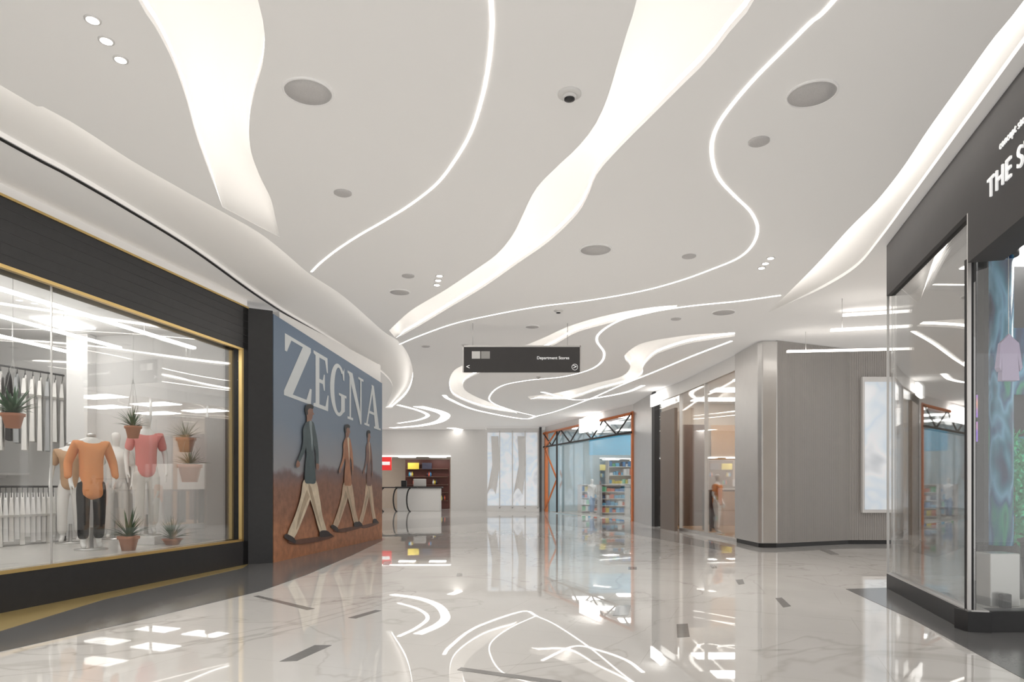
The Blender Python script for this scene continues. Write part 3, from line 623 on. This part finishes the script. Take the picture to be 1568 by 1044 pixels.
wb('baseboard_right',(6.06,15.66),(8.2,16.64),0,.1,0,.1,M_black); box('baseboard_right_return',8.2,13,16.64,16.75,0,.1,M_black)
g=grp('lit_glazing_panel'); a0,a1=XU(1320,16.5),XU(1362,16.5)  # added glowing panel standing in for lit shop glazing
box('frame',a0,a1+.3,16.48,16.58,ZV(785,16.5),ZV(577,16.5),M_white,g); box('lit_face',a0+.05,a1+.25,16.46,16.48,ZV(780,16.5),ZV(585,16.5),M_drape,g)
def pend(pu,pv,qu,qv,Y,w=.04):
    g=grp('linear_pendant_light'); a=Vector((XU(pu,Y),Y,ZV(pv,Y))); b=Vector((XU(qu,Y-.3),Y-.3,ZV(qv,Y-.3)))
    z=(a.z+b.z)/2; wb('bar',a.xy,b.xy,z-.02,z+.02,-w,w,M_line,g)
    for t in (.15,.9):
        c=a.lerp(b,t); tube('wire',[(c.x,c.y,z),(c.x,c.y,HC)],.005,M_steel,g)
pend(1290,477,1390,482,13.0); pend(1272,497,1390,508,12.2); pend(1205,537,1400,535,14.8)

# ------------------------------------------------------------------ RIGHT GLAZED SHOP (mid distance)
T1=(5.66,17.2); T0=(5.34,21.8); U0=(5.0,24.2); O1=(4.9,27.6); O0=(1.85,38.0)
g=grp('glazed_shopfront')
wb('header',T0,T1,4.35,HC-.02,-.0,.25,M_white,g); wb('header_b',U0,T0,4.35,HC-.02,0,.25,M_white,g)
wb('sill',T0,T1,0,.08,0,.15,M_steel,g)
for s in (0,.5,1): wb('mullion',lerp2(T0,T1,max(0,s-.005)),lerp2(T0,T1,min(1,s+.005)),.08,4.35,0,.1,M_steel,g)
wb('black_post',U0,lerp2(U0,T0,.12),0,HC-.02,-.05,.2,M_black,g)
wb('window_4',T0,T1,.08,4.35,.04,.06,M_glass); wb('window_5',U0,T0,.0,4.35,.04,.06,M_glass)
wb('door_1',(5.22,22.9),(5.36,21.5),0.0,ZV(627,22),-.25,-.15,M_door)
wb('lit_sign',(4.98,24.0),(5.1,22.9),4.2,4.6,-.12,-.05,M_panel,g)
wb('wall_right_clad',O1,U0,0,HC-.02,0,.3,M_steel)
def shopbox(tag,poly,h,floorm,wallm,skip):
    n=len(poly)
    prism('shop_interior_floor',poly,0,.01,floorm); prism('shop_ceiling',poly,h,h+.08,M_white)
    for i in range(n):
        if i in skip: continue
        wb('wall_shop_%s_%d'%(tag,i),poly[i],poly[(i+1)%n],0,h,0,-.1,wallm)
shopbox('r',[(5.92,17.4),(12,17.4),(12,25.5),(5.3,24.4),(5.6,21.8)],4.4,M_wood,M_warmwall,(3,4))
for (x,y) in ((7,18.8),(9.5,18.8),(7,21),(9.5,21),(7,23.3),(9.5,23.3)):
    gg=grp('shop_ceiling_light'); box('diffuser',x-.8,x+.8,y-.4,y+.4,4.36,4.4,M_shop,gg); box('frame',x-.83,x+.83,y-.43,y+.43,4.385,4.4,M_white,gg)
def table(x,y,w,d,h,top,leg):
    g=grp('display_table'); box('top',x-w/2,x+w/2,y-d/2,y+d/2,h-.05,h,top,g,.01)
    for a in (-1,1):
        for b in (-1,1): box('leg',x+a*(w/2-.06)-.03,x+a*(w/2-.06)+.03,y+b*(d/2-.06)-.03,y+b*(d/2-.06)+.03,.01,h-.05,leg,g)
    return g
table(7.2,19.2,1.6,.9,1.3,M_brown,M_black); table(6.9,21.6,1.6,.9,1.3,M_brown,M_black); table(8.6,20.4,1.6,.9,1.3,M_wood,M_black)
for (xa,xb,yy) in ((6.5,7.9,22.8),(8.2,9.6,22.8)):
    gg=grp('display_screen_board'); box('panel',xa,xb,yy,yy+.06,1.3,2.3,M_white,gg); box('foot_a',xa+.2,xa+.26,yy-.1,yy+.16,.01,1.3,M_black,gg); box('foot_b',xb-.26,xb-.2,yy-.1,yy+.16,.01,1.3,M_black,gg)
gg=grp('bronze_display_panels')
for i in range(5): box('panel_%d'%i,6.0+i*1.1,6.9+i*1.1,24.2+i*.17,24.25+i*.17,.01,3.6,M_wood if i%2 else M_brown,gg,.01)
rack(Vector((9.4,21.8)),Vector((11.3,21.8)),1.7,1.0,14,[M_cream,M_oran,M_gcl,M_brown],.01)
mannequin(6.5,18.2,.01,.9,1.0,None,M_cream,M_gcl); mannequin(6.1,20.3,.01,.9,1.0,None,M_oran,M_cream)

# ------------------------------------------------------------------ ORANGE FRAMED STORE
g=grp('orange_frame_shopfront')
wb('header',O0,O1,4.45,HC-.02,0,.3,M_white,g)
for s in (0,.99): wb('post',lerp2(O0,O1,s),lerp2(O0,O1,s+.012),0,4.45,-.05,.12,M_orange,g)
def ot(s,z,o=.0):
    q=Vector(lerp2(O0,O1,s))+off(O0,O1,-.1+o); return (q.x,q.y,z)
tube('beam_top',[ot(0,4.35),ot(1,4.35)],.06,M_orange,g); tube('beam_low',[ot(0,3.6),ot(1,3.6)],.045,M_char,g)
for i in range(8): tube('lattice_%d'%i,[ot(i/8,3.6 if i%2 else 4.35),ot((i+1)/8,4.35 if i%2 else 3.6)],.035,M_char,g)
for (a,za,b,zb) in ((.02,.1,.2,1.8),(.2,1.8,.02,3.5),(.02,3.5,.2,4.35)): tube('brace',[ot(a,za),ot(b,zb)],.05,M_orange,g)
tube('upright_b',[ot(.2,0.05),ot(.2,4.4)],.05,M_char,g)
wb('window_6',lerp2(O0,O1,.2),O1,.05,4.4,.05,.07,M_glass)
wb('lit_sign',lerp2(O0,O1,.52),lerp2(O0,O1,.72),3.95,4.6,-.25,-.12,M_panel,g)
M_cyan=pm('pale_cyan_wall',(.50,.66,.73),.5)
shopbox('o',[(2.1,38.2),(5.05,27.7),(11,29.2),(8,40)],4.5,M_shopfloor,M_cyan,(0,))
for (x,y) in ((5.5,30),(8,31),(4.6,33),(7,34),(4,36),(6.5,37)):
    gg=grp('shop_ceiling_light'); box('diffuser',x-.8,x+.8,y-.45,y+.45,4.46,4.5,M_shop,gg); box('frame',x-.83,x+.83,y-.48,y+.48,4.485,4.5,M_white,gg)
cols=[pm('goods_%d'%i,c,.5) for i,c in enumerate([(.05,.25,.55),(.1,.45,.7),(.75,.6,.08),(.7,.15,.08),(.1,.5,.25),(.85,.85,.85),(.05,.05,.08)])]
def shelving(x,y,w,d,h,rot,nsh,zf=.01):
    g=grp('stocked_shelving_unit'); g.location=(x,y,zf); g.rotation_euler=(0,0,rot)
    def lb(nm,a): return box(nm,*a[0],g)
    lb('side_l',[(-w/2,-w/2+.04,-d/2,d/2,0,h,M_white)]); lb('side_r',[(w/2-.04,w/2,-d/2,d/2,0,h,M_white)]); lb('back',[(-w/2,w/2,d/2-.03,d/2,0,h,M_white)])
    vs=[];fs=[];mi=[]
    for k in range(nsh+1):
        z=.1+(h-.14)*k/nsh; lb('shelf_%d'%k,[(-w/2,w/2,-d/2,d/2,z,z+.03,M_white)])
        if k<nsh:
            X=-w/2+.08
            while X<w/2-.2:
                ww=random.uniform(.1,.22); hh=random.uniform(.12,(h-.14)/nsh-.08); b=len(vs); c=random.choice([0,1,1,5,5,6,0,2,3,4])
                for zz in (z+.03,z+.03+hh):
                    vs+=[(X,-d/2+.05,zz),(X+ww,-d/2+.05,zz),(X+ww,d/2-.08,zz),(X,d/2-.08,zz)]
                for f in ((0,1,5,4),(1,2,6,5),(2,3,7,6),(3,0,4,7),(4,5,6,7),(3,2,1,0)): fs.append(tuple(b+i for i in f)); mi.append(c)
                X+=ww+.03
    add('goods',vs,fs,cols,g,False,mi)
for (x,y,w,h,r) in ((6.3,31.5,2.2,1.5,.3),(5.2,33.6,2.0,1.5,.3),(7.8,33.2,2.4,2.6,.2),(4.4,36.2,1.8,1.5,.3),(6.6,38.6,2.6,3.0,.2),(9.0,30.6,2.2,2.6,.3)): shelving(x,y,w,.5,h,r,4 if h<2 else 6)
gg=grp('blue_ceiling_banner'); 
box('cloth',3.9,7.4,34.6,34.66,3.0,4.0,cols[1],gg); tube('wire',[(5.1,34.63,4.0),(5.1,34.63,4.5)],.008,M_steel,gg); tube('wire_b',[(7.2,34.63,4.0),(7.2,34.63,4.5)],.008,M_steel,gg)
mannequin(5.6,29.4,.01,.9,1.0,None,cols[1],cols[6]); mannequin(3.9,33.4,.01,.6,1.0,None,cols[5],cols[0])

# ------------------------------------------------------------------ FAR END
box('wall_back',1.5,16,40.3,40.5,0,HC-.01,M_white)
g=grp('backlit_window_display'); Yw=38.0; wx0,wx1=XU(745,Yw),XU(826,Yw)
box('case',wx0,wx1,Yw,Yw+.4,0,4.65,M_white,g)
nP=4
for i in range(nP):
    a=wx0+.06+(wx1-wx0-.12)*i/nP; b=wx0+.06+(wx1-wx0-.12)*(i+1)/nP-.06
    box('print_%d'%i,a,b,Yw-.03,Yw,.35,4.4,M_drape,g)
    box('pane_frame_%d'%i,b,b+.06,Yw-.06,Yw,.2,4.5,M_steel,g)
for i in (0,2):
    a=wx0+.1+(wx1-wx0)*i/nP; vs=[];fs=[]; nseg=10
    for k in range(nseg+1):
        xx=a+.1+.42*k/nseg; yy=Yw-.05-.02*(k%2); vs+=[(xx-.1-.1*(1-k/nseg),yy,.9+.4*math.sin(k*.3)),(xx+.12,yy,2.6),(xx+.05,yy,4.2)]
    for k in range(nseg): fs+=[(3*k,3*k+3,3*k+4,3*k+1),(3*k+1,3*k+4,3*k+5,3*k+2)]
    add('fabric_%d'%i,vs,fs,M_white,g,True)
box('dark_frame',wx1,wx1+.12,Yw-.1,Yw+.4,0,4.7,M_char,g); box('base',wx0,wx1,Yw-.06,Yw,0,.25,M_white,g)
Yb=40.0
box('wall_back_column',XU(690,Yb),XU(742,Yb),Yb,Yb+.6,0,HC-.01,M_white)
box('wall_back_link',XU(742,Yb),wx0+.2,Yb,Yb+.3,0,HC-.01,M_white)
box('wall_back_soffit',-11,XU(690,Yb),Yb,Yb+.5,3.2,HC-.01,M_white)
box('trim_2',-11,XU(690,Yb),Yb-.04,Yb,3.15,3.2,M_panel)
box('wall_bar_back',-11,XU(690,Yb)+.5,45,45.2,0,3.4,M_warmwall); box('bar_ceiling',-11,-3,Yb+.5,45,3.25,3.35,M_white)
for x in (-9,-6.5,-4.6):
    gg=grp('shop_ceiling_light'); box('diffuser',x-.5,x+.5,42,42.6,3.21,3.25,M_shop,gg); box('frame',x-.53,x+.53,41.97,42.63,3.235,3.25,M_white,gg)
g=grp('back_bar_shelf'); bx0,bx1=XU(620,43),XU(688,43)
box('carcass',bx0,bx1,43.2,43.5,0,3.1,M_redbrown,g)
for i in range(5): box('shelf_%d'%i,bx0+.1,bx1-.1,42.95,43.2,.5+.5*i,.54+.5*i,M_brown,g)
for i in range(26):
    k=i%4; x=bx0+.2+(bx1-bx0-.4)*((i*0.37)%1); lathe('bottle_%d'%i,[(.05,0),(.05,.18),(.02,.24),(.02,.3)],x,43.08,.54+.5*k,cols[(i*3)%7],g,12)
box('menu_screen',bx0+.2,bx0+.9,42.9,43.0,2.5,2.9,cols[2],g); box('menu_screen_b',bx0+1.1,bx0+1.7,42.9,43.0,2.5,2.9,cols[6],g)
g=grp('coffee_bar_counter'); cx0,cx1=XU(608,39),XU(674,39)
box('front',cx0,cx1,39,39.7,0,1.32,M_white,g,.02); box('top',cx0-.1,cx1+.1,38.9,39.8,1.32,1.4,M_char,g,.01)
box('espresso_machine',cx0+.9,cx0+1.6,39.2,39.6,1.4,1.85,M_steel,g,.03); box('till',cx0+.2,cx0+.5,39.2,39.5,1.4,1.75,M_black,g,.02)
g=grp('high_bar_table'); tx0,tx1=XU(575,38.4),XU(640,38.4)
box('top',tx0,tx1,38.0,38.5,1.32,1.38,M_black,g)
for i in range(3):
    x=tx0+.5+i*.75
    tube('curved_leg_%d'%i,[(x+.22*math.cos(a/12*3.14+1.57),38.25,.66+.66*math.sin(a/12*3.14+1.57)) for a in range(13)],.04,M_black,g)
g=grp('red_lit_sign'); box('panel',XU(583,40),XU(600,40),39.8,39.99,ZV(720,40),ZV(700,40),M_red,g,.02); box('stripe',XU(585,40),XU(598,40),39.78,39.8,ZV(712,40),ZV(707,40),M_letter,g)
box('wall_far_right',15.9,16,16,50,0,HC-.01,M_white)

# ------------------------------------------------------------------ WORLD, CAMERA
w=bpy.data.worlds.new('world'); sc.world=w; w.use_nodes=True
bg=w.node_tree.nodes['Background']; bg.inputs['Color'].default_value=(1,.98,.95,1); bg.inputs['Strength'].default_value=1.15
cam=bpy.data.cameras.new('camera'); cam.sensor_width=36; cam.lens=24; cam.shift_y=(HY-522)/1568; cam.clip_end=200
c=bpy.data.objects.new('camera',cam); c.location=(0,0,CH); c.rotation_euler=(math.pi/2,0,0); COL.objects.link(c); sc.camera=c
sc.view_settings.view_transform='Standard'
